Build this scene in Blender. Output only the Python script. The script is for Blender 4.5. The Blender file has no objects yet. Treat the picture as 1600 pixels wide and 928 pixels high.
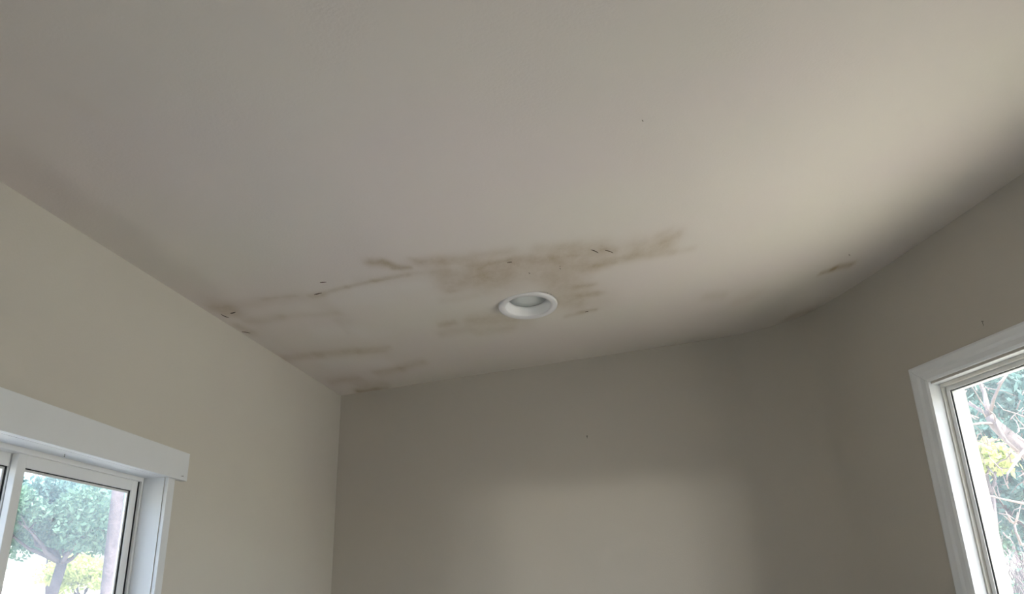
import bpy, bmesh, math, random
import numpy as np
from mathutils import Vector, Matrix, noise
random.seed(7); rng = np.random.default_rng(7)
SC = bpy.context.scene
COL = SC.collection

# ------------------------------------------------------------------ camera
F_PX = 1191.0
S = 1.2                                   # survey units -> metres (about the camera)
EYE = Vector((0, 0, 1.6))
CAM_R = Matrix(((0.9989602324, 0.0385477265, 0.0243418732),
                (0.0362056064, -0.3463069340, -0.9374223496),
                (-0.0277057409, 0.9373289605, -0.3473424991)))
cam = bpy.data.objects.new('camera', bpy.data.cameras.new('camera'))
COL.objects.link(cam)
cam.matrix_world = Matrix.Translation(EYE) @ CAM_R.to_4x4()
cam.data.sensor_width = 36.0
cam.data.lens = F_PX / 1600.0 * 36.0
cam.data.clip_start = 0.02
cam.data.clip_end = 500
SC.camera = cam

# ------------------------------------------------------------------ world, sun, exposure
SC.view_settings.view_transform = 'Standard'
SC.view_settings.look = 'None'
SC.view_settings.gamma = 1.0
SC.view_settings.use_curve_mapping = False
SC.view_settings.exposure = 1.67

SUN_EL, SUN_AZ = math.radians(56), math.radians(128)      # azimuth clockwise from +Y
world = bpy.data.worlds.new('sky'); SC.world = world; world.use_nodes = True
nt = world.node_tree; nt.nodes.clear()
sky = nt.nodes.new('ShaderNodeTexSky'); sky.sky_type = 'NISHITA'; sky.sun_disc = False
sky.sun_elevation = SUN_EL; sky.sun_rotation = SUN_AZ; sky.air_density = 1.0; sky.dust_density = 4.0
bg = nt.nodes.new('ShaderNodeBackground'); bg.inputs['Strength'].default_value = 0.36
wo = nt.nodes.new('ShaderNodeOutputWorld')
nt.links.new(sky.outputs[0], bg.inputs['Color']); nt.links.new(bg.outputs[0], wo.inputs[0])

sun = bpy.data.objects.new('sun', bpy.data.lights.new('sun', 'SUN')); COL.objects.link(sun)
sun.data.energy = 5.0; sun.data.angle = math.radians(0.6); sun.data.color = (1.0, 0.965, 0.91)
sdir = Vector((math.sin(SUN_AZ) * math.cos(SUN_EL), math.cos(SUN_AZ) * math.cos(SUN_EL), math.sin(SUN_EL)))
sun.rotation_euler = sdir.to_track_quat('Z', 'Y').to_euler()
sun.location = (4, -4, 9)

# two added spots, unseen, throwing the back wall's light patch through the glass door
for nm, lx, pw in (('added_spot', 0.62, 430), ('added_spot', 0.96, 300)):
    yl = bpy.data.objects.new(nm, bpy.data.lights.new(nm, 'SPOT')); COL.objects.link(yl)
    yl.data.energy = pw; yl.data.shadow_soft_size = 0.15; yl.data.spot_size = math.radians(6.5); yl.data.spot_blend = 0.3
    yl.data.color = (1.0, 0.95, 0.86)
    yl.location = (lx * 1.2, -14.4, 1.25)
    yl.rotation_euler = (Vector(yl.location) - Vector((0.54, -2.9, 1.5))).to_track_quat('Z', 'Y').to_euler()

# ------------------------------------------------------------------ measures of the room
def P(x, y, z): return Vector((x * S, y * S, (z - 1.6) * S + 1.6))
N = Vector((-0.11759993, -0.06865503, 0.99068499))        # ceiling normal
C0 = (-0.01105116, 2.27750849, 2.41806659)                 # downlight centre (survey units)
AZ = math.radians(9.7)
A0 = (1.228, 2.681)                                        # a point on the right wall
DR = (-math.sin(AZ), math.cos(AZ)); NR = (math.cos(AZ), math.sin(AZ))
XL, YB, YF = -0.8596, 3.306, -2.4
def softplus(t, k=0.12): return k * np.log1p(np.exp(np.clip(t / k, -40, 40)))
def right_x(y): return A0[0] - (y - A0[1]) * math.tan(AZ)
def ceil_z(x, y):
    x = np.asarray(x, float); y = np.asarray(y, float)
    ye = 0.6 + softplus(y - 0.6)
    z = C0[2] - (N.x * (x - C0[0]) + N.y * (ye - C0[1])) / N.z
    t = np.clip((x - 0.25) / 0.95, 0, 1); t = t * t * (3 - 2 * t)
    z = z + t * 0.062 * softplus(2.72 - np.maximum(y, 0.6))
    d = x - XL                                             # taped joint beside the left wall
    z = z - 0.0045 * np.exp(-((d - 0.10) / 0.045) ** 2) * np.clip((2.6 - y) / 1.0, 0.0, 1)
    return z
def cz(x, y): return float(ceil_z(x, y))

# ------------------------------------------------------------------ materials
def mat(name, color, rough=0.6, spec=0.4, bump=None, vary=None, metallic=0.0):
    m = bpy.data.materials.new(name); m.use_nodes = True
    t = m.node_tree; b = t.nodes['Principled BSDF']
    b.inputs['Base Color'].default_value = (*color, 1); b.inputs['Roughness'].default_value = rough
    b.inputs['Specular IOR Level'].default_value = spec; b.inputs['Metallic'].default_value = metallic
    co = t.nodes.new('ShaderNodeTexCoord')
    if vary:
        n = t.nodes.new('ShaderNodeTexNoise'); n.inputs['Scale'].default_value = vary[0]; n.inputs['Detail'].default_value = 5
        r = t.nodes.new('ShaderNodeValToRGB'); r.color_ramp.elements[0].position = 0.3; r.color_ramp.elements[1].position = 0.7
        r.color_ramp.elements[0].color = (*vary[1], 1); r.color_ramp.elements[1].color = (*color, 1)
        t.links.new(co.outputs['Object'], n.inputs['Vector']); t.links.new(n.outputs['Fac'], r.inputs['Fac'])
        t.links.new(r.outputs['Color'], b.inputs['Base Color'])
    if bump:
        n2 = t.nodes.new('ShaderNodeTexNoise'); n2.inputs['Scale'].default_value = bump[0]; n2.inputs['Detail'].default_value = 3
        bp = t.nodes.new('ShaderNodeBump'); bp.inputs['Strength'].default_value = bump[1]; bp.inputs['Distance'].default_value = bump[2]
        t.links.new(co.outputs['Object'], n2.inputs['Vector']); t.links.new(n2.outputs['Fac'], bp.inputs['Height'])
        t.links.new(bp.outputs['Normal'], b.inputs['Normal'])
    return m
M = {}
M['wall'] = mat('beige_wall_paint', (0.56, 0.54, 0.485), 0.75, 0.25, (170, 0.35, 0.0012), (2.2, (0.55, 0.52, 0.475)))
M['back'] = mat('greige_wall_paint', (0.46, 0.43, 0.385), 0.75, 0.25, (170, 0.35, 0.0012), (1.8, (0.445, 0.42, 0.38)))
M['trim'] = mat('white_trim_paint', (0.71, 0.735, 0.765), 0.45, 0.45, (90, 0.1, 0.0008), (6, (0.68, 0.705, 0.735)))
M['vinyl'] = mat('white_window_vinyl', (0.78, 0.79, 0.80), 0.35, 0.5, None, (9, (0.74, 0.75, 0.76)))
M['aged'] = mat('yellowed_window_vinyl', (0.74, 0.74, 0.71), 0.5, 0.4, None, (14, (0.67, 0.655, 0.60)))
M['gap'] = mat('dark_gasket', (0.03, 0.032, 0.035), 0.8, 0.2)
M['dark'] = mat('dark_speck', (0.045, 0.035, 0.03), 0.8, 0.2)
M['flake'] = mat('stained_flake', (0.16, 0.12, 0.09), 0.85, 0.15, None, (60, (0.07, 0.05, 0.04)))
M['metal'] = mat('dull_nail_steel', (0.16, 0.15, 0.14), 0.45, 0.5, metallic=0.8)
M['floor'] = mat('pale_wood_floor', (0.42, 0.38, 0.33), 0.45, 0.4, None, (5, (0.36, 0.32, 0.28)))
M['fixture'] = mat('white_fixture_enamel', (0.80, 0.80, 0.81), 0.35, 0.5)
M['ring'] = mat('white_trim_ring', (0.68, 0.675, 0.69), 0.4, 0.4)
M['lens'] = mat('frosted_lens', (0.56, 0.59, 0.585), 0.4, 0.5)
M['siding'] = mat('grey_siding', (0.45, 0.45, 0.44), 0.7, 0.3, None, (4, (0.4, 0.4, 0.39)))
M['roof'] = mat('brown_roofing', (0.16, 0.14, 0.13), 0.9, 0.2, None, (9, (0.1, 0.09, 0.08)))
M['bark'] = mat('grey_bark', (0.15, 0.12, 0.125), 0.9, 0.15, (14, 0.8, 0.03), (7, (0.08, 0.065, 0.07)))
M['pale_bark'] = mat('pale_branch_bark', (0.33, 0.27, 0.25), 0.85, 0.2, (20, 0.6, 0.02), (9, (0.18, 0.14, 0.13)))

def ground_mat():
    m = bpy.data.materials.new('dry_ground'); m.use_nodes = True; t = m.node_tree; b = t.nodes['Principled BSDF']
    co = t.nodes.new('ShaderNodeTexCoord')
    a = t.nodes.new('ShaderNodeTexNoise'); a.inputs['Scale'].default_value = 0.25; a.inputs['Detail'].default_value = 4
    f = t.nodes.new('ShaderNodeTexNoise'); f.inputs['Scale'].default_value = 5; f.inputs['Detail'].default_value = 8
    r = t.nodes.new('ShaderNodeValToRGB'); r.color_ramp.elements[0].position = 0.42; r.color_ramp.elements[1].position = 0.58
    r.color_ramp.elements[0].color = (0.42, 0.42, 0.30, 1); r.color_ramp.elements[1].color = (0.53, 0.50, 0.46, 1)
    r2 = t.nodes.new('ShaderNodeValToRGB'); r2.color_ramp.elements[0].position = 0.35; r2.color_ramp.elements[1].position = 0.6
    r2.color_ramp.elements[0].color = (0.50, 0.44, 0.42, 1); r2.color_ramp.elements[1].color = (1, 1, 1, 1)
    mx = t.nodes.new('ShaderNodeMix'); mx.data_type = 'RGBA'; mx.blend_type = 'MULTIPLY'; mx.inputs[0].default_value = 0.8
    for n in (a, f): t.links.new(co.outputs['Object'], n.inputs['Vector'])
    t.links.new(a.outputs['Fac'], r.inputs['Fac']); t.links.new(f.outputs['Fac'], r2.inputs['Fac'])
    t.links.new(r.outputs['Color'], mx.inputs[6]); t.links.new(r2.outputs['Color'], mx.inputs[7])
    t.links.new(mx.outputs[2], b.inputs['Base Color']); b.inputs['Roughness'].default_value = 0.95
    return m
M['ground'] = ground_mat()

def leaf_mat(name, c1, c2, trans):
    m = bpy.data.materials.new(name); m.use_nodes = True; t = m.node_tree; t.nodes.clear()
    o = t.nodes.new('ShaderNodeOutputMaterial'); d = t.nodes.new('ShaderNodeBsdfDiffuse'); tr = t.nodes.new('ShaderNodeBsdfTranslucent')
    g = t.nodes.new('ShaderNodeNewGeometry'); r = t.nodes.new('ShaderNodeValToRGB')
    r.color_ramp.elements[0].color = (*c1, 1); r.color_ramp.elements[1].color = (*c2, 1)
    t.links.new(g.outputs['Random Per Island'], r.inputs['Fac'])
    mx = t.nodes.new('ShaderNodeMixShader'); mx.inputs[0].default_value = trans
    t.links.new(r.outputs['Color'], d.inputs['Color']); t.links.new(r.outputs['Color'], tr.inputs['Color'])
    t.links.new(d.outputs[0], mx.inputs[1]); t.links.new(tr.outputs[0], mx.inputs[2]); t.links.new(mx.outputs[0], o.inputs[0])
    return m
M['leaf_teal'] = leaf_mat('cool_green_leaves', (0.05, 0.12, 0.11), (0.17, 0.28, 0.25), 0.4)
M['leaf_green'] = leaf_mat('mid_green_leaves', (0.07, 0.14, 0.10), (0.20, 0.32, 0.22), 0.4)
M['leaf_lime'] = leaf_mat('yellow_green_leaves', (0.36, 0.44, 0.14), (0.56, 0.58, 0.24), 0.5)

def glass_mat(name, haze, tint):
    m = bpy.data.materials.new(name); m.use_nodes = True; t = m.node_tree; t.nodes.clear()
    o = t.nodes.new('ShaderNodeOutputMaterial')
    tp = t.nodes.new('ShaderNodeBsdfTransparent'); tp.inputs[0].default_value = (*tint, 1)
    gl = t.nodes.new('ShaderNodeBsdfGlossy'); gl.inputs['Roughness'].default_value = 0.03
    lw = t.nodes.new('ShaderNodeLayerWeight'); lw.inputs[0].default_value = 0.5
    fr = t.nodes.new('ShaderNodeMath'); fr.operation = 'POWER'; fr.inputs[1].default_value = 4.0
    t.links.new(lw.outputs['Facing'], fr.inputs[0])
    m1 = t.nodes.new('ShaderNodeMixShader')
    t.links.new(fr.outputs[0], m1.inputs[0]); t.links.new(tp.outputs[0], m1.inputs[1]); t.links.new(gl.outputs[0], m1.inputs[2])
    tl = t.nodes.new('ShaderNodeBsdfTranslucent'); tl.inputs[0].default_value = (0.85, 0.92, 1.0, 1)  # milky translucency mixed into the panes for a hazy view
    co = t.nodes.new('ShaderNodeTexCoord'); n = t.nodes.new('ShaderNodeTexNoise'); n.inputs['Scale'].default_value = 5
    n.inputs['Detail'].default_value = 6
    mr = t.nodes.new('ShaderNodeMapRange'); mr.inputs[3].default_value = haze * 0.6; mr.inputs[4].default_value = haze * 1.4
    t.links.new(co.outputs['Object'], n.inputs['Vector']); t.links.new(n.outputs['Fac'], mr.inputs[0])
    m2 = t.nodes.new('ShaderNodeMixShader'); t.links.new(mr.outputs[0], m2.inputs[0])
    t.links.new(m1.outputs[0], m2.inputs[1]); t.links.new(tl.outputs[0], m2.inputs[2]); t.links.new(m2.outputs[0], o.inputs[0])
    return m
M['glass'] = glass_mat('hazy_window_glass', 0.075, (0.93, 0.96, 0.97))
M['glass_r'] = glass_mat('hazy_window_glass_side', 0.045, (0.96, 0.98, 0.98))

# ------------------------------------------------------------------ object helpers
def link(name, verts, faces, m, parent=None, smooth=False, kind=None):
    me = bpy.data.meshes.new(name); me.from_pydata([tuple(v) for v in verts], [], faces); me.validate(); me.update()
    if smooth: me.shade_smooth()
    if m: me.materials.append(m)
    o = bpy.data.objects.new(name, me); COL.objects.link(o)
    if parent is not None: put_under(o, parent)
    if kind: o['kind'] = kind
    return o
def put_under(o, parent):
    o.parent = parent; o.matrix_parent_inverse = world_of(parent).inverted()
def world_of(o):
    m = o.matrix_basis.copy() if o.parent is None else world_of(o.parent) @ o.matrix_parent_inverse @ o.matrix_basis
    return m
def empty(name, loc, label=None, cat=None, kind=None, group=None):
    o = bpy.data.objects.new(name, None); COL.objects.link(o); o.location = loc; o.empty_display_size = 0.1
    if label: o['label'] = label
    if cat: o['category'] = cat
    if kind: o['kind'] = kind
    if group: o['group'] = group
    return o
def tag(o, label, cat, group=None):
    o['label'] = label; o['category'] = cat
    if group: o['group'] = group
    return o
def bevelled(name, boxes, m, parent, frame=None, bev=0.0):
    """boxes: list of (min, max) corners in local (u, d, z); frame maps a local point to the world"""
    bm = bmesh.new()
    for lo, hi in boxes:
        vs = [bm.verts.new((x, y, z)) for x in (lo[0], hi[0]) for y in (lo[1], hi[1]) for z in (lo[2], hi[2])]
        for f in ((0, 1, 3, 2), (4, 6, 7, 5), (0, 4, 5, 1), (2, 3, 7, 6), (0, 2, 6, 4), (1, 5, 7, 3)): bm.faces.new([vs[i] for i in f])
    if bev: bmesh.ops.bevel(bm, geom=bm.edges[:], offset=bev, segments=2, affect='EDGES', profile=0.6)
    if frame:
        for v in bm.verts: v.co = frame(*v.co)
    bmesh.ops.recalc_face_normals(bm, faces=bm.faces[:])
    me = bpy.data.meshes.new(name); bm.to_mesh(me); bm.free(); me.materials.append(m)
    o = bpy.data.objects.new(name, me); COL.objects.link(o)
    if parent is not None: put_under(o, parent)
    return o
def prism(name, prof_a, prof_b, m, parent):
    """solid between two matching closed outlines"""
    k = len(prof_a); vs = list(prof_a) + list(prof_b)
    fs = [[i, (i + 1) % k, k + (i + 1) % k, k + i] for i in range(k)] + [list(range(k))[::-1], list(range(k, 2 * k))]
    bm = bmesh.new(); bv = [bm.verts.new(v) for v in vs]
    for f in fs: bm.faces.new([bv[i] for i in f])
    bmesh.ops.recalc_face_normals(bm, faces=bm.faces[:])
    me = bpy.data.meshes.new(name); bm.to_mesh(me); bm.free(); me.materials.append(m)
    o = bpy.data.objects.new(name, me); COL.objects.link(o); put_under(o, parent); return o

# local frames of the walls: u along the wall, d outwards, z up (all in survey units)
def FL(u, d, z): return P(XL - d, u, z)
def FR(u, d, z): return P(A0[0] + DR[0] * u + NR[0] * d, A0[1] + DR[1] * u + NR[1] * d, z)
def FF(u, d, z): return P(u, YF - d, z)
ZF = 1.6 - 1.6 / S                                         # the floor in survey units

def wall(name, frame, u0, u1, holes, m, thick=0.115, du=0.06):
    us = sorted(set([u0, u1] + [h for H in holes for h in H[:2]]))
    full = []
    for a, b in zip(us[:-1], us[1:]):
        k = max(1, int((b - a) / du)); full += [a + (b - a) * i / k for i in range(k)]
    full.append(us[-1])
    zs = sorted(set([ZF] + [h for H in holes for h in H[2:]]))
    def top(u):
        w = frame(u, 0, 0); return cz(w.x / S, w.y / S)
    verts, faces, idx = [], [], {}
    nz = len(zs)
    def V(i, j, s):
        k = (i, j, s)
        if k not in idx:
            z = zs[j] if j < nz else top(full[i]); idx[k] = len(verts); verts.append(frame(full[i], s * thick, z))
        return idx[k]
    def solid(i, j):
        if i < 0 or j < 0 or i >= len(full) - 1 or j >= nz: return False
        uc = (full[i] + full[i + 1]) / 2; zc = (zs[j] + (zs[j + 1] if j + 1 < nz else zs[j] + 0.05)) / 2
        return not any(H[0] < uc < H[1] and H[2] < zc < H[3] for H in holes)
    for i in range(len(full) - 1):
        for j in range(nz):
            if not solid(i, j): continue
            faces.append([V(i, j, 0), V(i + 1, j, 0), V(i + 1, j + 1, 0), V(i, j + 1, 0)])
            faces.append([V(i, j, 1), V(i, j + 1, 1), V(i + 1, j + 1, 1), V(i + 1, j, 1)])
            if not solid(i - 1, j): faces.append([V(i, j, 0), V(i, j + 1, 0), V(i, j + 1, 1), V(i, j, 1)])
            if not solid(i + 1, j): faces.append([V(i + 1, j, 0), V(i + 1, j, 1), V(i + 1, j + 1, 1), V(i + 1, j + 1, 0)])
            if not solid(i, j - 1): faces.append([V(i, j, 0), V(i, j, 1), V(i + 1, j, 1), V(i + 1, j, 0)])
            if not solid(i, j + 1): faces.append([V(i, j + 1, 0), V(i + 1, j + 1, 0), V(i + 1, j + 1, 1), V(i, j + 1, 1)])
    bm = bmesh.new(); bv = [bm.verts.new(v) for v in verts]
    for f in faces: bm.faces.new([bv[k] for k in f])
    bmesh.ops.recalc_face_normals(bm, faces=bm.faces[:])
    me = bpy.data.meshes.new(name); bm.to_mesh(me); bm.free(); me.materials.append(m)
    o = bpy.data.objects.new(name, me); COL.objects.link(o); o['kind'] = 'structure'
    return o

# ------------------------------------------------------------------ room shell
LW = (0.88, 1.7655, 0.95, 1.844)            # left window opening (u0,u1,z0,z1)
RW = (-1.60, -0.250, 0.95, 2.150)          # right window opening
RW2 = (-3.9, -3.2, 0.95, 2.150)           # second window of the right wall, beside the camera
FW = (0.083, 0.817, ZF, 1.775)               # glass doors behind the camera, sized to shape the back wall's light patch
wall('wall_left', FL, YF, YB, [LW], M['wall'], thick=.085)
UR0 = (YF - A0[1]) / DR[1]
# rounded corner between back and right wall
xc = right_x(YB); RAD = 0.36
ang = math.pi / 2 - AZ                     # turning angle of the corner
tl = RAD * math.tan(ang / 2)
pb = Vector((xc - tl, YB)); cen = Vector((xc - tl, YB - RAD))
arc = [(XL - 0.0, YB)] + [(XL + (pb.x - XL) * t, YB) for t in np.linspace(0.02, 1, 40)]
arc += [(cen.x + RAD * math.sin(a), cen.y + RAD * math.cos(a)) for a in np.linspace(0, ang, 33)[1:]]
u_end = (Vector(arc[-1]) - Vector(A0)).dot(Vector(DR))
vs, fs = [], []
for x, y in arc: vs += [P(x, y, ZF), P(x, y, cz(x, y))]
k = len(vs)
for i in range(len(arc)):                  # outer skin, so the wall has thickness
    a = Vector(arc[max(i - 1, 0)]); b = Vector(arc[min(i + 1, len(arc) - 1)]); t = (b - a).normalized(); nn = Vector((-t.y, t.x))
    q = Vector(arc[i]) + nn * 0.115; vs += [P(q.x, q.y, ZF), P(q.x, q.y, cz(*arc[i]))]
vs = vs + [v.copy() for v in vs]; k2 = 2 * k      # own corners for the cap, so the face shades cleanly
for i in range(len(arc) - 1):
    a = 2 * i; fs += [[a, a + 1, a + 3, a + 2], [k + a, k + a + 2, k + a + 3, k + a + 1], [k2 + a + 1, k2 + k + a + 1, k2 + k + a + 3, k2 + a + 3]]
for a in (0, 2 * (len(arc) - 1)): fs.append([k2 + a, k2 + a + 1, k2 + k + a + 1, k2 + k + a])
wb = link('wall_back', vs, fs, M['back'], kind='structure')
nin = 3 * (len(arc) - 1)
for p in wb.data.polygons: p.use_smooth = (p.index < nin and p.index % 3 == 0)
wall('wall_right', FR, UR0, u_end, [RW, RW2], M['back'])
wall('wall_front', FF, XL, right_x(YF), [FW], M['wall'])

# floor
fl = [P(XL - .1, YF - .1, ZF), P(right_x(YF) + .1, YF - .1, ZF), P(right_x(YB) + .1, YB + .1, ZF), P(XL - .1, YB + .1, ZF)]
link('floor', fl + [v - Vector((0, 0, .15)) for v in fl], [[0, 1, 2, 3], [7, 6, 5, 4], [0, 4, 5, 1], [1, 5, 6, 2], [2, 6, 7, 3], [3, 7, 4, 0]], M['floor'], kind='structure')

# ceiling: a fine grid where the photograph looks, with the water stains as its own colour
STAINS = [
 (745,421,770,410,1.6,.3),(600,408,612,412,2.5,.35),(860,402,905,398,2.2,.25),(925,413,962,409,2.2,.28),(800,500,830,494,2,.2),(640,404,660,410,2.5,.2),(1020,392,1042,384,2.2,.25),(410,468,460,462,2.2,.18),(560,552,600,548,2,.2),(585,440,640,431,1.4,.3),
 (690,428,800,418,16,.16),(760,432,900,424,18,.15),(880,400,1000,392,12,.15),(900,440,940,470,16,.15),(700,505,820,500,12,.14),(990,385,1050,378,12,.14),(640,414,720,408,8,.16),(560,440,700,430,6,.10),  # x1,y1,x2,y2, spread, strength (marks traced in the frame, laid on the ceiling plane)
 (582,410,600,411,6,.55),(600,412,628,420,4,.5),(615,421,640,419,2.6,.5),(655,410,690,408,6,.28),(690,410,740,405,6,.26),(740,398,800,392,5,.2),
 (700,440,760,425,14,.26),(700,448,740,440,9,.22),(760,425,840,410,13,.28),(730,416,765,410,3,.34),(765,410,800,406,2.4,.5),(800,408,870,404,6,.34),
 (840,388,900,384,6,.22),(870,395,940,388,10,.3),(880,412,930,412,9,.32),(915,420,950,410,6,.32),(945,408,990,402,4.5,.36),(940,389,960,392,4,.42),
 (985,400,1050,394,4.5,.26),(1000,390,1040,382,9,.24),(1035,380,1058,368,5,.34),(1030,368,1045,362,5,.2),(1050,396,1085,390,4,.16),
 (860,440,900,460,14,.28),(870,470,905,475,10,.25),(897,450,930,443,2.4,.4),(903,462,935,456,2.6,.38),(925,461,945,456,2.5,.2),
 (885,493,912,488,2.2,.28),(905,488,930,484,2.0,.42),(760,446,790,438,12,.22),(840,430,880,432,10,.2),
 (688,508,712,503,3.4,.34),(735,500,790,497,6,.3),(745,520,800,512,5,.2),(690,522,735,515,5,.18),(690,470,745,462,4,.12),
 (498,459,540,449,2.2,.34),(540,449,585,438,2.0,.36),(585,438,640,428,2.0,.28),(640,428,700,424,3,.18),(484,462,502,459,3.4,.4),(700,456,712,454,2,.3),
 (335,483,360,484,8,.42),(352,492,368,494,5,.25),(360,478,470,463,7,.17),(385,503,440,495,5,.2),(440,495,530,488,4,.13),(372,512,392,520,5,.28),
 (440,560,500,556,4.5,.28),(500,556,560,548,5,.22),(540,550,605,542,3.2,.22),(470,552,600,548,8,.1),(500,470,540,500,10,.1),(528,500,545,520,4,.1),
 (590,582,625,575,4,.3),(625,575,660,566,4,.28),(520,597,560,592,4,.26),(560,611,590,608,3.2,.6),(585,608,605,605,2.6,.36),(560,602,600,598,5,.2),
 (1283,427,1304,421,2.4,.6),(1300,422,1328,416,2.6,.62),(1232,498,1262,489,5,.34),(1100,465,1130,461,5,.16),(1150,470,1180,462,6,.1),
 (110,150,150,180,12,.05),(330,470,350,480,10,.14),(420,548,450,566,6,.14),
]
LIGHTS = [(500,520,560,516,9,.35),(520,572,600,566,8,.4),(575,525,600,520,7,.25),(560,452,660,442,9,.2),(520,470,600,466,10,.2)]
def ray(px, py):
    d = CAM_R @ Vector((px - 800, -(py - 464), -F_PX)); return d.normalized()
def hit(px, py):
    d = ray(px, py); n = N; c = Vector(C0); o = EYE
    t = n.dot(c - o) / n.dot(d)
    for _ in range(6):
        q = o + d * t; t += (cz(q.x, q.y) - q.z) / (d.z - d.y * 0.069 - d.x * 0.118)
    q = o + d * t; return q
xs = list(np.arange(XL, 1.42, 0.0105)) + [1.6, 2.0, 2.4]
ys = [YF - .02, -1.5, -.8, -.2, .1, .3, .45] + list(np.arange(0.55, YB - 0.004, 0.0105)) + [YB, YB + .02]
ys = np.array(ys); xs = np.array(xs)
XX, YY = np.meshgrid(xs, ys)
ZZ = ceil_z(XX, YY)
# keep just inside the right wall
lim = right_x(YY); XC = np.minimum(XX, lim + 0.02)
ZZ = ceil_z(XC, YY)
nx, ny = len(xs), len(ys)
verts = np.stack([XC * S, YY * S, (ZZ - 1.6) * S + 1.6], -1).reshape(-1, 3)
R_DL = 0.0925; DLX, DLY = C0[0], C0[1] - 0.035
ii = (np.arange(ny - 1)[:, None] * nx + np.arange(nx - 1)[None, :])
cx = (XX[:-1, :-1] + XX[1:, 1:]) / 2; cy = (YY[:-1, :-1] + YY[1:, 1:]) / 2
keep = (np.hypot(cx - DLX, cy - DLY) > 0.078) & (XC[:-1, 1:] - XC[:-1, :-1] > 1e-5)
ii = ii[keep]
quads = np.stack([ii, ii + nx, ii + nx + 1, ii + 1], -1)
me = bpy.data.meshes.new('ceiling'); me.from_pydata(verts.tolist(), [], quads.tolist()); me.update(); me.shade_smooth()
st = np.zeros(XX.shape); lt = np.zeros(XX.shape)
wob = np.array([noise.noise(Vector((x * 9, y * 4, 0))) for x, y in zip(XX.ravel(), YY.ravel())]).reshape(XX.shape)
wob2 = np.array([noise.noise(Vector((x * 9, y * 4, 5.5))) for x, y in zip(XX.ravel(), YY.ravel())]).reshape(XX.shape)
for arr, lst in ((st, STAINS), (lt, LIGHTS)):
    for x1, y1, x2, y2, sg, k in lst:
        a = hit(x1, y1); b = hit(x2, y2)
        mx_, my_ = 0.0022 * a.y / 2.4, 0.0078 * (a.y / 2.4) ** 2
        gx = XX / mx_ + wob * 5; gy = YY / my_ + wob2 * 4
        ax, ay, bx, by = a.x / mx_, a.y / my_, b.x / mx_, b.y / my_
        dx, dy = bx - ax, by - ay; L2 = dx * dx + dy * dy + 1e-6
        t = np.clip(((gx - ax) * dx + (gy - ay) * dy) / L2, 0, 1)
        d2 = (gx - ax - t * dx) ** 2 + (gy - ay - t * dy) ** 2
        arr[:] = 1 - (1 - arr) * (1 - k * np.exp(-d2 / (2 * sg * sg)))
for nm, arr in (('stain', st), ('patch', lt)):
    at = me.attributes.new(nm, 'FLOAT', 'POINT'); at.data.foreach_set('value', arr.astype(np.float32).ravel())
m = bpy.data.materials.new('stained_ceiling_paint'); m.use_nodes = True; t = m.node_tree; b = t.nodes['Principled BSDF']
def nn_(tp, **kw):
    n = t.nodes.new(tp)
    for k_, v_ in kw.items(): n.inputs[k_].default_value = v_
    return n
co = nn_('ShaderNodeTexCoord'); n1 = nn_('ShaderNodeTexNoise', Scale=1.6, Detail=3.0); n2 = nn_('ShaderNodeTexNoise', Scale=22.0, Detail=6.0, Roughness=0.7)
n3 = nn_('ShaderNodeTexNoise', Scale=150.0, Detail=3.0)
mp = t.nodes.new('ShaderNodeMapping'); mp.inputs['Scale'].default_value = (1, 0.45, 1)
t.links.new(co.outputs['Object'], mp.inputs['Vector'])
for n in (n1, n3): t.links.new(co.outputs['Object'], n.inputs['Vector'])
t.links.new(mp.outputs[0], n2.inputs['Vector'])
base = t.nodes.new('ShaderNodeValToRGB'); base.color_ramp.elements[0].position = .35; base.color_ramp.elements[1].position = .65
base.color_ramp.elements[0].color = (0.655, 0.60, 0.575, 1); base.color_ramp.elements[1].color = (0.655, 0.62, 0.57, 1)
t.links.new(n1.outputs['Fac'], base.inputs['Fac'])
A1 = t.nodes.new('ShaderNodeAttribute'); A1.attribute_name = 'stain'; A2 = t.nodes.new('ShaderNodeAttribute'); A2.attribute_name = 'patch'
mr = t.nodes.new('ShaderNodeMapRange'); mr.inputs[1].default_value = .3; mr.inputs[2].default_value = .7; mr.inputs[3].default_value = .62; mr.inputs[4].default_value = 1.25
t.links.new(n2.outputs['Fac'], mr.inputs[0])
mu = t.nodes.new('ShaderNodeMath'); mu.operation = 'MULTIPLY'; mu.use_clamp = True
t.links.new(A1.outputs['Fac'], mu.inputs[0]); t.links.new(mr.outputs[0], mu.inputs[1])
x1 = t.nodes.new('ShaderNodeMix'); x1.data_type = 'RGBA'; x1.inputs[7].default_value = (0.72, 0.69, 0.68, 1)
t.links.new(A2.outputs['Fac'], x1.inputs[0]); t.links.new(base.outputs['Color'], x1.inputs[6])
x2 = t.nodes.new('ShaderNodeMix'); x2.data_type = 'RGBA'; x2.inputs[7].default_value = (0.34, 0.26, 0.155, 1)
t.links.new(mu.outputs[0], x2.inputs[0]); t.links.new(x1.outputs[2], x2.inputs[6]); t.links.new(x2.outputs[2], b.inputs['Base Color'])
b.inputs['Roughness'].default_value = 0.7; b.inputs['Specular IOR Level'].default_value = 0.25
bp = t.nodes.new('ShaderNodeBump'); bp.inputs['Strength'].default_value = .35; bp.inputs['Distance'].default_value = .0012
t.links.new(n3.outputs['Fac'], bp.inputs['Height']); t.links.new(bp.outputs['Normal'], b.inputs['Normal'])
me.materials.append(m); M['ceiling'] = m
ceiling = bpy.data.objects.new('ceiling', me); COL.objects.link(ceiling); ceiling['kind'] = 'structure'

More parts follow.
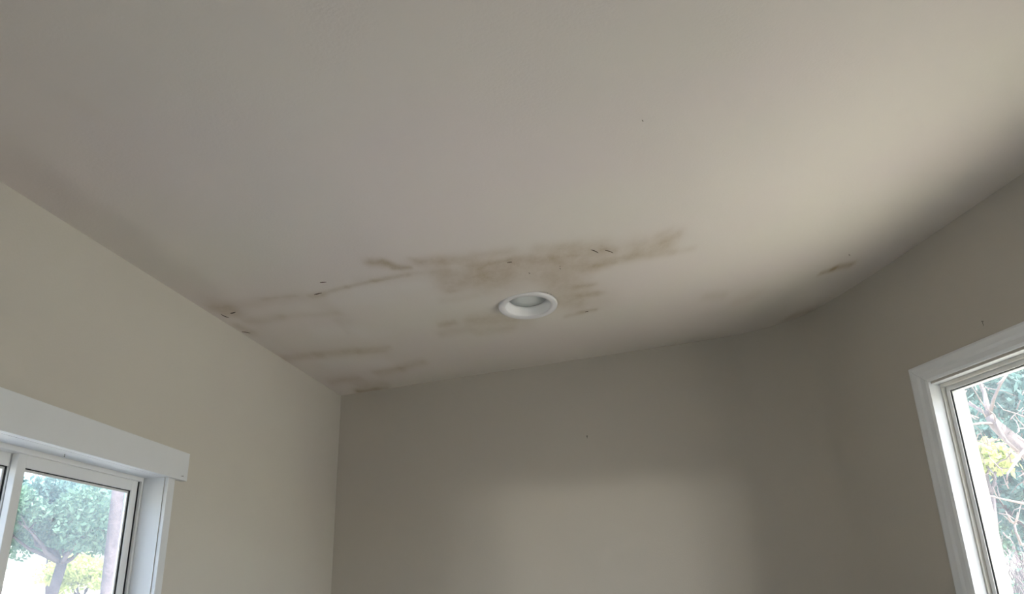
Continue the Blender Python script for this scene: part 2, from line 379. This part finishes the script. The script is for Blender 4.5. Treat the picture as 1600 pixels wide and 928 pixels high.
# roof deck above the ceiling with eaves
def roofpt(x, y, dz): return P(x, y, 0) * 1 + Vector((0, 0, (C0[2] - (N.x * (x - C0[0]) + N.y * (y - C0[1])) / N.z) * S + (1.6 - 1.6 * S) + dz))
rx0, rx1, ry0, ry1 = XL - .40, 2.45, YF - .5, YB + .45
bz = lambda x, y, dz: Vector((x * S, y * S, (cz(min(max(x, XL), 2.2), y) - 1.6) * S + 1.6 + dz))
rv = [bz(x, y, dz) for dz in (.26, .40) for x, y in ((rx0, ry0), (rx1, ry0), (rx1, ry1), (rx0, ry1))]
link('roof', rv, [[3, 2, 1, 0], [4, 5, 6, 7], [0, 1, 5, 4], [1, 2, 6, 5], [2, 3, 7, 6], [3, 0, 4, 7]], M['roof'], kind='structure')

# ------------------------------------------------------------------ left window (slider)
W1 = empty('window_1', FL(1.0, 0, 1.4), kind='structure')
hy1 = 1.846
bevelled('header_board', [((LW[0] - .09, -0.016, 1.843), (hy1, 0.0, 1.9085))], M['trim'], W1, FL, 0.0012)
for a, b_ in ((1.7665, 1.799), (LW[0] - .035, LW[0] - .0025)):
    bevelled('side_casing', [((a, -0.009, LW[2] - .0), (b_, 0.0, 1.843))], M['trim'], W1, FL, 0.001)
bevelled('window_stool', [((LW[0] - .06, -0.05, LW[2] - .02), (1.82, 0.05, LW[2]))], M['trim'], W1, FL, 0.002)
bevelled('jamb', [((LW[1] - .0015, 0.0, LW[2]), (LW[1] - .0002, 0.0475, LW[3] - .0012))], M['trim'], W1, FL)
bevelled('jamb', [((LW[0] + .0002, 0.0, LW[2]), (LW[0] + .0015, 0.0475, LW[3] - .0012))], M['trim'], W1, FL)
bevelled('head_jamb', [((LW[0] + .0002, 0.0, LW[3] - .0012), (LW[1] - .0002, 0.0475, LW[3] - .0002))], M['trim'], W1, FL)
def rect_frame(u0, u1, z0, z1, d0, d1, w, wt=None, wb_=None):
    wt = w if wt is None else wt; wb_ = w if wb_ is None else wb_
    return [((u0, d0, z0), (u0 + w, d1, z1)), ((u1 - w, d0, z0), (u1, d1, z1)), ((u0 + w, d0, z1 - wt), (u1 - w, d1, z1)), ((u0 + w, d0, z0), (u1 - w, d1, z0 + wb_))]
bevelled('vinyl_frame', rect_frame(LW[0] + .0003, LW[1] - .0003, LW[2], LW[3] - .0003, .048, .0835, .008, .010), M['vinyl'], W1, FL, 0.0008)
def sash(parent, frame, u0, u1, z0, z1, d0, d1, w, wt, mat_, gmat, bead=.006, gd=None, steps=True):
    s = bevelled('sash', rect_frame(u0, u1, z0, z1, d0, d1, w, wt), mat_, parent, frame, 0.001)
    gd = gd if gd else (d0 + d1) / 2 + .004
    bevelled('glazing_bead', rect_frame(u0 + w, u1 - w, z0 + wt, z1 - wt, d0 + .006, gd, bead), mat_, s, frame, 0.0006)
    bevelled('gasket', rect_frame(u0 + w, u1 - w, z0 + wt, z1 - wt, d0 + .003, d0 + .006, .0014), M['gap'], s, frame)
    g = bevelled('glass_pane', [((u0 + w - .001, gd, z0 + wt - .001), (u1 - w + .001, gd + .003, z1 - wt + .001))], gmat, s, frame)
    return s
zt = 1.834
sash(W1, FL, 1.329, 1.7535, LW[2] + .012, zt, .055, .067, .0245, .0225, M['vinyl'], M['glass'], gd=.062)
bevelled('weather_strip', [((1.7538, .0535, LW[2] + .01), (1.7566, .066, zt))], M['gap'], W1, FL)
sash(W1, FL, LW[0] + .010, 1.371, LW[2] + .012, zt, .0685, .0825, .043, .0225, M['vinyl'], M['glass'], gd=.077)
# speck on the left pane
bm = bmesh.new(); bmesh.ops.create_icosphere(bm, subdivisions=2, radius=.0035)
for v in bm.verts: v.co = Vector((v.co.x * .5, v.co.y * .8, v.co.z * 1.5))
def lw_hit(px, py, d):
    r = ray(px, py); t = (XL * S - d * S) / r.x; return EYE + r * t
def rw_hit(px, py, d):
    r = ray(px, py); n = Vector((NR[0], NR[1], 0)); q = Vector((A0[0] * S, A0[1] * S, 0)) + n * d * S; t = n.dot(q) / n.dot(r); return EYE + r * t
me = bpy.data.meshes.new('fly'); bm.to_mesh(me); bm.free(); me.materials.append(M['dark'])
o = bpy.data.objects.new('fly', me); COL.objects.link(o); o.location = lw_hit(82, 812, .0665); tag(o, 'tiny dark fly sitting on the glass of the left window', 'fly')

# ------------------------------------------------------------------ right window, mitred casing
W2 = empty('window_2', FR(-.7, 0, 1.5), kind='structure')
co_, ci = -.173, -.252
zo, zi = 2.2165, 2.157
uo2, ui2 = RW[0] - .08, RW[0] - .002
pf = [(0, 0), (0, -.012), (.12, -.0155), (.45, -.0155), (.62, -.0125), (.88, -.0125), (1, -.009), (1, 0)]    # casing profile outer -> inner
def cas(ua, za, ub, zb): return [FR(ua + (ub - ua) * p, d, za + (zb - za) * p) for p, d in pf]
z_sill = RW[2]
tr_ = cas(co_, zo, ci, zi); tl_ = cas(uo2, zo, ui2, zi)
br_ = cas(co_, z_sill, ci, z_sill); bl_ = cas(uo2, z_sill, ui2, z_sill)
prism('head_casing', tr_, tl_, M['trim'], W2)
g_ = [v - Vector((0, 0, .0009)) for v in tr_]; prism('side_casing', g_, br_, M['trim'], W2)
prism('side_casing', [v - Vector((0, 0, .0009)) for v in tl_], bl_, M['trim'], W2)
bevelled('window_stool', [((uo2 - .02, -0.05, z_sill - .02), (co_ + .02, 0.05, z_sill))], M['trim'], W2, FR, .002)
bevelled('jamb', [((RW[1] - .0012, 0, z_sill), (RW[1] - .0002, .0295, RW[3] - .0012))], M['trim'], W2, FR)
bevelled('jamb', [((RW[0] + .0002, 0, z_sill), (RW[0] + .0012, .0295, RW[3] - .0012))], M['trim'], W2, FR)
bevelled('head_jamb', [((RW[0] + .0002, 0, RW[3] - .0012), (RW[1] - .0002, .0295, RW[3] - .0002))], M['trim'], W2, FR)
bevelled('vinyl_frame', rect_frame(RW[0] + .0003, RW[1] - .0003, z_sill, RW[3] - .0003, .030, .105, .006, .012), M['aged'], W2, FR, .001)
sash(W2, FR, RW[0] + .008, RW[1] - .007, z_sill + .01, RW[3] - .0125, .042, .078, .016, .014, M['vinyl'], M['glass_r'], gd=.070, bead=.004)

# simpler windows beside and behind the camera
def plain_window(name, frame, H, mulls):
    w = empty(name, frame((H[0] + H[1]) / 2, 0, (H[2] + H[3]) / 2), kind='structure')
    u0, u1, z0, z1 = H
    bevelled('vinyl_frame', rect_frame(u0, u1, z0, z1, .03, .10, .02), M['vinyl'], w, frame)
    n = mulls; s = (u1 - u0 - .04) / n
    for i in range(n):
        a = u0 + .02 + i * s
        q = bevelled('sash', rect_frame(a, a + s, z0 + .02, z1 - .02, .045, .075, .03), M['vinyl'], w, frame)
        bevelled('glass_pane', [((a + .029, .058, z0 + .049), (a + s - .029, .061, z1 - .049))], M['glass_r'], q, frame)
    return w
plain_window('window_3', FR, RW2, 3)
plain_window('door_1', FF, FW, 1)

# ------------------------------------------------------------------ recessed downlight
ctr = P(DLX, DLY, cz(DLX, DLY))
v = -(ray(824, 475)); TILT = math.radians(9.5)
nd = -N                                                    # the ceiling's own downward normal; the loose trim hangs a little tilted
ta, tb = math.radians(3.0), math.radians(27)
ndt = (CAM_R @ Vector((math.sin(ta) * math.cos(tb), -math.cos(ta) * math.cos(tb), math.sin(tb)))).normalized()
TILT = ndt.angle(nd)
Rm = ndt.to_track_quat('Z', 'Y').to_matrix()
R = R_DL * S * 1.0
drop = R * math.sin(TILT) * 0.6
DL = empty('recessed_downlight', ctr + nd * (drop + .004), 'round white recessed downlight set in the stained ceiling', 'downlight')
def lathe(name, prof, m, seg=64):
    vs, fs = [], []
    for r, z in prof:
        for s_ in range(seg):
            a = 2 * math.pi * s_ / seg; vs.append(DL.location + Rm @ Vector((r * math.cos(a), r * math.sin(a), z)))
    for i in range(len(prof) - 1):
        for s_ in range(seg):
            a, b_ = i * seg + s_, i * seg + (s_ + 1) % seg; fs.append([a, b_, b_ + seg, a + seg])
    if prof[0][0] < 1e-4 or prof[-1][0] < 1e-4: pass
    bm = bmesh.new(); bv = [bm.verts.new(v_) for v_ in vs]
    for f in fs: bm.faces.new([bv[i] for i in f])
    bmesh.ops.remove_doubles(bm, verts=bm.verts[:], dist=1e-5)
    bmesh.ops.recalc_face_normals(bm, faces=bm.faces[:])
    me = bpy.data.meshes.new(name); bm.to_mesh(me); bm.free(); me.materials.append(m)
    o = bpy.data.objects.new(name, me); COL.objects.link(o); put_under(o, DL)
    me.shade_smooth(); return o
lathe('trim_ring', [(R * .80, -.004), (R * .99, -.004), (R * 1.0, .000), (R * .99, .005), (R * .965, .0062), (R * .88, .0062), (R * .785, .0055), (R * .765, .002), (R * .765, -.004), (R * .80, -.004)], M['ring'])
lathe('reflector_cone', [(R * .768, .003), (R * .755, -.002), (R * .72, -.010), (R * .67, -.023), (R * .64, -.032), (R * .645, -.032), (R * .68, -.023), (R * .73, -.010), (R * .775, -.003)], M['fixture'])
lathe('diffuser_lens', [(1e-5, -.028), (R * .3, -.0285), (R * .65, -.0305), (R * .65, -.033), (1e-5, -.033)], M['lens'])
lathe('housing_can', [(R * .79, -.005), (R * .79, -.10), (1e-5, -.10), (1e-5, -.098), (R * .775, -.098), (R * .775, -.005), (R * .79, -.005)], M['gap'])

# ------------------------------------------------------------------ loose paint flakes on the ceiling, nails
def flake(pts, w=.003, name='paint_flake', m=None):
    """a thin curled sliver hanging off the ceiling along a traced line"""
    vs, fs = [], []; n = len(pts)
    for i, (px, py) in enumerate(pts):
        q = hit(px, py); c = P(q.x, q.y, cz(q.x, q.y)); e = math.sin(math.pi * (i + .35) / (n - .3)); w_ = w * .34
        ww = w_ * (.35 + .8 * e); lift = .0008 + .002 * e
        vs += [c + Vector((0, -ww * 1.8, -.0004)), c + Vector((0, 0, -lift)), c + Vector((0, ww * 1.8, -.0004))]
    for i in range(n - 1):
        a = 3 * i; fs += [[a, a + 1, a + 4, a + 3], [a + 1, a + 2, a + 5, a + 4]]
    return link(name, vs, fs, m or M['flake'], ceiling)
flake([(345, 490), (348, 492), (352, 494), (358, 496)], .004, m=M['dark'])
flake([(346, 490.5), (348, 492)], .006, m=M['dark'])
flake([(360, 489), (364, 488.5), (368, 487.5)], .0035, m=M['dark'])
flake([(378, 518), (384, 518.5), (391, 520)], .003)
flake([(491, 460), (495, 459), (499, 458), (503, 457.5)], .004)
flake([(500, 441), (504, 440.5), (510, 440.5)], .0025)
flake([(923, 390), (928, 391), (932, 393), (935, 395)], .0022, m=M['dark'])
flake([(945, 390.5), (952, 392), (958, 395)], .0025)
flake([(792, 410), (796, 409.3), (800, 409)], .0025)
flake([(874.5, 415.5), (875.5, 416.5)], .003, m=M['dark'])
flake([(874.5, 419), (876, 420)], .003, m=M['dark'])
flake([(826, 426), (828, 427)], .0025)
flake([(1003, 187), (1005, 189)], .0014)
flake([(1326, 397.5), (1328, 398.5)], .0035, m=M['dark'])
flake([(914, 487), (919, 486)], .0025)

def nail(loc, out, size, label, hook=False, down=.010):
    n = empty('nail', loc, label, 'nail')
    up = Vector((0, 0, 1)); q = out.to_track_quat('Z', 'Y').to_matrix()
    def lat(name, prof, seg=10):
        vs, fs = [], []
        for r, z in prof:
            for s_ in range(seg):
                a = 2 * math.pi * s_ / seg; vs.append(Vector(loc) + q @ Vector((r * math.cos(a), r * math.sin(a), z)))
        for i in range(len(prof) - 1):
            for s_ in range(seg):
                a, b_ = i * seg + s_, i * seg + (s_ + 1) % seg; fs.append([a, b_, b_ + seg, a + seg])
        fs.append(list(range(seg))[::-1]); fs.append(list(range((len(prof) - 1) * seg, len(prof) * seg)))
        return link(name, vs, fs, M['metal'], n)
    L = size * 3
    lat('shank', [(size * .35, -.001), (size * .35, L)])
    lat('head', [(size * .9, L), (size, L + size * .15), (size * .8, L + size * .4)])
    if hook:
        side = out.cross(up).normalized()
        vs = []; fs = []; pth = [out * (L * .8), out * (L * .9) - up * down * .5, out * (L * .7) - up * down, out * (L * 1.1) - up * down * 1.2]
        for p_ in pth:
            for s_ in range(5):
                a = 2 * math.pi * s_ / 5; vs.append(Vector(loc) + p_ + side * size * .35 * math.cos(a) + out * size * .35 * math.sin(a))
        for i in range(3):
            for s_ in range(5): a, b_ = i * 5 + s_, i * 5 + (s_ + 1) % 5; fs.append([a, b_, b_ + 5, a + 5])
        link('wire_hook', vs, fs, M['metal'], n)
    return n
r = ray(917, 682); t_ = YB * S / r.y
nail(EYE + r * t_, Vector((0, -1, 0)), .0038, 'small dark nail sticking out of the back wall under the ceiling', True, .010)
nail(rw_hit(1537, 502, 0), Vector((-NR[0], -NR[1], 0)), .0022, 'small bent nail in the right wall above the window casing', True, .014)
nail(lw_hit(283.3, 744, -.0165), Vector((1, 0, 0)), .0017, 'tiny dark nail at the end of the white header board')
nail(FL(1.405, .02, 1.8425), Vector((0, 0, -1)), .0018, 'tiny nail under the header board above the left window sash', True, .008)

# ------------------------------------------------------------------ outdoors: ground, trees
def terrain(x, y):
    d = np.hypot(x, y); h = -0.45 + 2.9 * np.clip((d - 9) / 26, 0, 1) ** 1.2
    return h + 0.12 * np.sin(x * .5) * np.cos(y * .37) * np.clip((d - 6) / 10, 0, 1)
g = np.concatenate([-np.array([160, 110, 80, 60, 50, 44]), np.arange(-40, 41, 1.6), np.array([44, 50, 60, 80, 110, 160])]).astype(float)
GX, GY = np.meshgrid(g, g); GZ = terrain(GX, GY); n_ = len(g)
gv = np.stack([GX, GY, GZ], -1).reshape(-1, 3).tolist()
gf = [[j * n_ + i, j * n_ + i + 1, (j + 1) * n_ + i + 1, (j + 1) * n_ + i] for j in range(n_ - 1) for i in range(n_ - 1)]
link('ground', gv, gf, M['ground'], smooth=True, kind='structure')

def limb(pts, radii, seg=8):
    vs, fs = [], []; n = len(pts); pts = [Vector(p) for p in pts]
    for i in range(n):
        t = (pts[min(i + 1, n - 1)] - pts[max(i - 1, 0)]).normalized(); a = t.orthogonal().normalized()
        if i: a = (pa - t * pa.dot(t)).normalized()
        pa = a; b_ = t.cross(a)
        for s_ in range(seg):
            an = 2 * math.pi * s_ / seg; rr = radii[i] * (1 + .13 * math.sin(3 * an + i * 1.3)); vs.append(pts[i] + (a * math.cos(an) + b_ * math.sin(an)) * rr)
    for i in range(n - 1):
        for s_ in range(seg):
            a, b_ = i * seg + s_, i * seg + (s_ + 1) % seg; fs.append([a, b_, b_ + seg, a + seg])
    fs.append(list(range(seg))[::-1]); fs.append(list(range((n - 1) * seg, n * seg)))
    return vs, fs
def wobbly(p, q, k, amp):
    p, q = Vector(p), Vector(q); L = (q - p).length
    return [p.lerp(q, i / k) + Vector([random.uniform(-1, 1) * amp * L for _ in range(3)]) * (0 if i in (0, k) else 1) for i in range(k + 1)]
def join(parts):
    vs, fs = [], []
    for v_, f_ in parts:
        o_ = len(vs); vs += v_; fs += [[i + o_ for i in f] for f in f_]
    return vs, fs
def leaves(name, blobs, m, parent, size=(.05, .09)):
    """blobs: (centre, radii, count); each leaf a folded diamond of two triangles"""
    Ps = []
    for c, rad, k in blobs:
        d = rng.normal(size=(k, 3)); d /= np.linalg.norm(d, axis=1)[:, None]
        Ps.append(np.array(c) + d * (rng.random((k, 1)) ** .45) * np.array(rad))
    p = np.concatenate(Ps); k = len(p)
    a = rng.normal(size=(k, 3)); a /= np.linalg.norm(a, axis=1)[:, None]
    b_ = rng.normal(size=(k, 3)); b_ -= a * (a * b_).sum(1)[:, None]; b_ /= np.linalg.norm(b_, axis=1)[:, None]
    c_ = np.cross(a, b_); s_ = rng.uniform(size[0], size[1], (k, 1))
    v0 = p - a * s_; v1 = p + b_ * s_ * .5 + c_ * s_ * .14; v2 = p + a * s_; v3 = p - b_ * s_ * .5 + c_ * s_ * .14
    vv = np.stack([v0, v1, v2, v3], 1).reshape(-1, 3)
    me = bpy.data.meshes.new(name); me.vertices.add(4 * k); me.vertices.foreach_set('co', vv.ravel())
    ix = np.arange(k)[:, None] * 4
    tri = np.concatenate([ix + np.array([[0, 1, 2]]), ix + np.array([[0, 2, 3]])], 1).reshape(-1)
    me.loops.add(6 * k); me.loops.foreach_set('vertex_index', tri); me.polygons.add(2 * k)
    me.polygons.foreach_set('loop_start', np.arange(0, 6 * k, 3)); me.update(); me.validate()
    me.materials.append(m); o = bpy.data.objects.new(name, me); COL.objects.link(o); put_under(o, parent); o['kind'] = 'stuff'
    return o
def at(px, py, dist):                        # a point at a horizontal distance from the camera
    r = ray(px, py); return EYE + r * (dist / math.hypot(r.x, r.y))
def gz(p): return float(terrain(p[0], p[1]))
def grounded(p): return Vector((p[0], p[1], gz(p) - .1))

def tree(label, base, top_z, rad, spread, crown, m, bark='bark', lsize=(.05, .09), limbs=7, group=None, per=900, name='tree', blob_r=(.5, .9)):
    """a whole tree: trunk, limbs reaching into the crown, and clusters of leaves at the limb ends"""
    base = grounded(base); T = empty(name, base, label, 'tree', group=group)
    cc, cr = Vector(crown[0]), crown[1]
    fork = base.lerp(Vector((cc.x, cc.y, cc.z - cr[2] * .75)), .9); fork += Vector((spread, 0, 0))
    tp = [base, base.lerp(fork, .35) + Vector((.03, .02, 0)), base.lerp(fork, .7) - Vector((.03, 0, 0)), fork]
    parts = [limb(tp, [rad * 1.2, rad, rad * .92, rad * .85], 12)]
    blobs = []
    for i in range(limbs):
        a = 2 * math.pi * i / limbs + random.uniform(-.3, .3)
        e = cc + Vector((math.cos(a) * cr[0] * random.uniform(.3, .8), math.sin(a) * cr[1] * random.uniform(.3, .8), random.uniform(-.5, .6) * cr[2]))
        w_ = wobbly(fork, e, 5, .05); parts.append(limb(w_, [rad * .5, rad * .4, rad * .3, rad * .22, rad * .14, rad * .06], 7))
        for k_ in range(3):
            e2 = e + Vector([random.uniform(-1, 1) * cr[j] * .35 for j in range(3)])
            parts.append(limb(wobbly(w_[3], e2, 3, .06), [rad * .16, rad * .1, rad * .07, rad * .03], 5))
            b0, b1 = blob_r; rr = random.uniform(b0, b1)
            blobs.append((e2, (rr, rr, rr * .7), per))
        blobs.append((e, (b1, b1, b1 * .7), per))
    vs_, fs_ = join(parts); link('trunk', vs_, fs_, M[bark], T, smooth=True)
    leaves('foliage', blobs, m, T, lsize)
    return T

# left of the house
tree('tree with a stout grey trunk close to the right edge of the left window', at(166, 905, 7), 4, .05, .0, (Vector((at(166, 905, 7).x, at(166, 905, 7).y, 5.3)), (1.5, 1.5, .8)), M['leaf_teal'], per=500)
tree('spreading tree with a forked trunk seen in the middle of the left window', at(62, 905, 12), 4, .07, .2, (at(85, 815, 12), (1.3, 1.2, .36)), M['leaf_green'], per=650, limbs=8, blob_r=(.25, .42), lsize=(.025, .05))
tree('cool green tree whose crown fills the top of the left window', at(100, 905, 18), 6, .16, 0, (at(95, 795, 18), (2.2, 1.6, .55)), M['leaf_teal'], per=420, limbs=12, blob_r=(.3, .55), lsize=(.035, .07))
tree('sunlit yellow green shrub at the lower right of the left window', at(132, 928, 15), 2, .05, 0, (at(132, 893, 15), (.42, .5, .4)), M['leaf_lime'], per=380, limbs=5, blob_r=(.18, .3), lsize=(.025, .05), name='shrub')

# right of the house: a pale limb tree with its own branching, traced at one distance with depth of its own
def limb_tree():
    B = grounded(at(1720, 905, 7.5)); T = empty('tree', B, 'pale leaning tree with bare forking limbs outside the right window', 'tree')
    D = 7.5
    def p(x, y, dd=0): return at(x, y, D + dd)
    parts = []
    def br(pts, r0, r1, seg=9):
        n = len(pts); parts.append(limb(pts, [r0 + (r1 - r0) * i / (n - 1) for i in range(n)], seg))
    br([B, p(1700, 800, .1), p(1660, 750), p(1625, 722), p(1600, 703), p(1575, 682), p(1556, 664), p(1546, 650)], .10, .035, 12)
    br([p(1548, 652), p(1535, 643, .15), p(1524, 636, .3), p(1508, 628, .4), p(1490, 620, .5)], .018, .008)
    br([p(1552, 662), p(1535, 661, -.2), p(1520, 663, -.3), p(1500, 668, -.4)], .012, .005)
    br([p(1546, 650), p(1542, 632, .1), p(1538, 612, .2), p(1530, 596, .2), p(1520, 580, .2)], .025, .01)
    br([p(1547, 648), p(1552, 625, -.1), p(1563, 600, -.2), p(1580, 575, -.2)], .016, .007)
    br([p(1552, 648), p(1560, 668, -.05), p(1573, 690, -.1), p(1590, 705, -.1)], .014, .012)
    br([p(1600, 703, -.1), p(1585, 725, -.3), p(1574, 740, -.4), p(1573, 750, -.4)], .013, .005)
    br([p(1592, 714, -.2), p(1580, 722, -.3), p(1575, 706, -.4)], .012, .004)
    br([p(1680, 800, 0), p(1640, 793, -.3), p(1600, 787, -.5), p(1568, 780, -.6), p(1536, 772, -.7)], .013, .005)
    br([p(1640, 860, -.2), p(1595, 850, -.4), p(1587, 830, -.4), p(1585, 817, -.4)], .012, .006)
    for tip in ((1571, 798), (1575, 804), (1590, 800), (1594, 792), (1569, 806)):
        br([p(1585, 818, -.4), p((1585 + tip[0]) / 2, 813, -.42), p(tip[0], tip[1], -.45)], .008, .003, 5)
    for _ in range(90):                       # fine bare twigs around the limbs
        c = p(random.uniform(1500, 1610), random.uniform(600, 850), random.uniform(-.5, .5))
        e = c + Vector([random.uniform(-.16, .16) for _k in range(3)])
        parts.append(limb(wobbly(c, e, 3, .1), [.006, .005, .003, .002], 4))
    vs_, fs_ = join(parts); link('trunk', vs_, fs_, M['pale_bark'], T, smooth=True)
    bl = [(p(1600, 610, .4), (.30, .5, .22), 420), (p(1590, 640, .6), (.25, .5, .18), 260), (p(1515, 612, .5), (.1, .3, .09), 140), (p(1660, 640, .2), (.5, .6, .4), 900), (p(1590, 575, .4), (.35, .5, .15), 300)]
    leaves('foliage', bl, M['leaf_teal'], T, (.03, .055))
    return T
limb_tree()
tree('yellow green leafed young tree outside the right window, behind the bare limbs', at(1538, 905, 11), 3, .05, 0, (at(1538, 712, 11), (.24, .5, .2)), M['leaf_lime'], per=70, limbs=6, blob_r=(.14, .26), lsize=(.04, .07))
tree('tall cool green tree beyond the limbs at the right edge of the right window', at(1640, 905, 15), 6, .1, 0, (at(1625, 700, 15), (1.6, 1.8, 2.2)), M['leaf_teal'], per=380, limbs=10)
tree('dark green low tree in the lower middle of the right window', at(1575, 905, 20), 4, .06, 0, (at(1580, 800, 20), (1.4, 1.4, .9)), M['leaf_green'], per=700, limbs=7)
tree('slim green tree just inside the left edge of the right window', at(1500, 905, 27), 4, .1, 0, (at(1500, 730, 27), (1.5, 1.6, 3.0)), M['leaf_teal'], per=330, limbs=8, blob_r=(.7, 1.2), lsize=(.06, .12))

for lab, px, dist, w_ in (('twiggy brown bush low at the left in the right window', 1572, 17, 1.0), ('twiggy brown bush low at the frame edge in the right window', 1606, 12.2, .7)):
    b_ = grounded(at(px, 905, dist)); T = empty('bush', b_, lab, 'bush'); parts = []
    for _ in range(110):
        e = b_ + Vector((random.uniform(-w_, w_), random.uniform(-w_, w_), random.uniform(1.0, 2.4)))
        parts.append(limb(wobbly(b_ + Vector((random.uniform(-.25, .25) * w_, random.uniform(-.25, .25) * w_, 0)), e, 4, .08), [.02, .016, .012, .008, .004], 5))
    vs_, fs_ = join(parts); link('stems', vs_, fs_, M['bark'], T, smooth=True)
    leaves('foliage', [(b_ + Vector((0, 0, 1.5)), (w_, w_, .8), 500)], M['leaf_green'], T, (.02, .04))
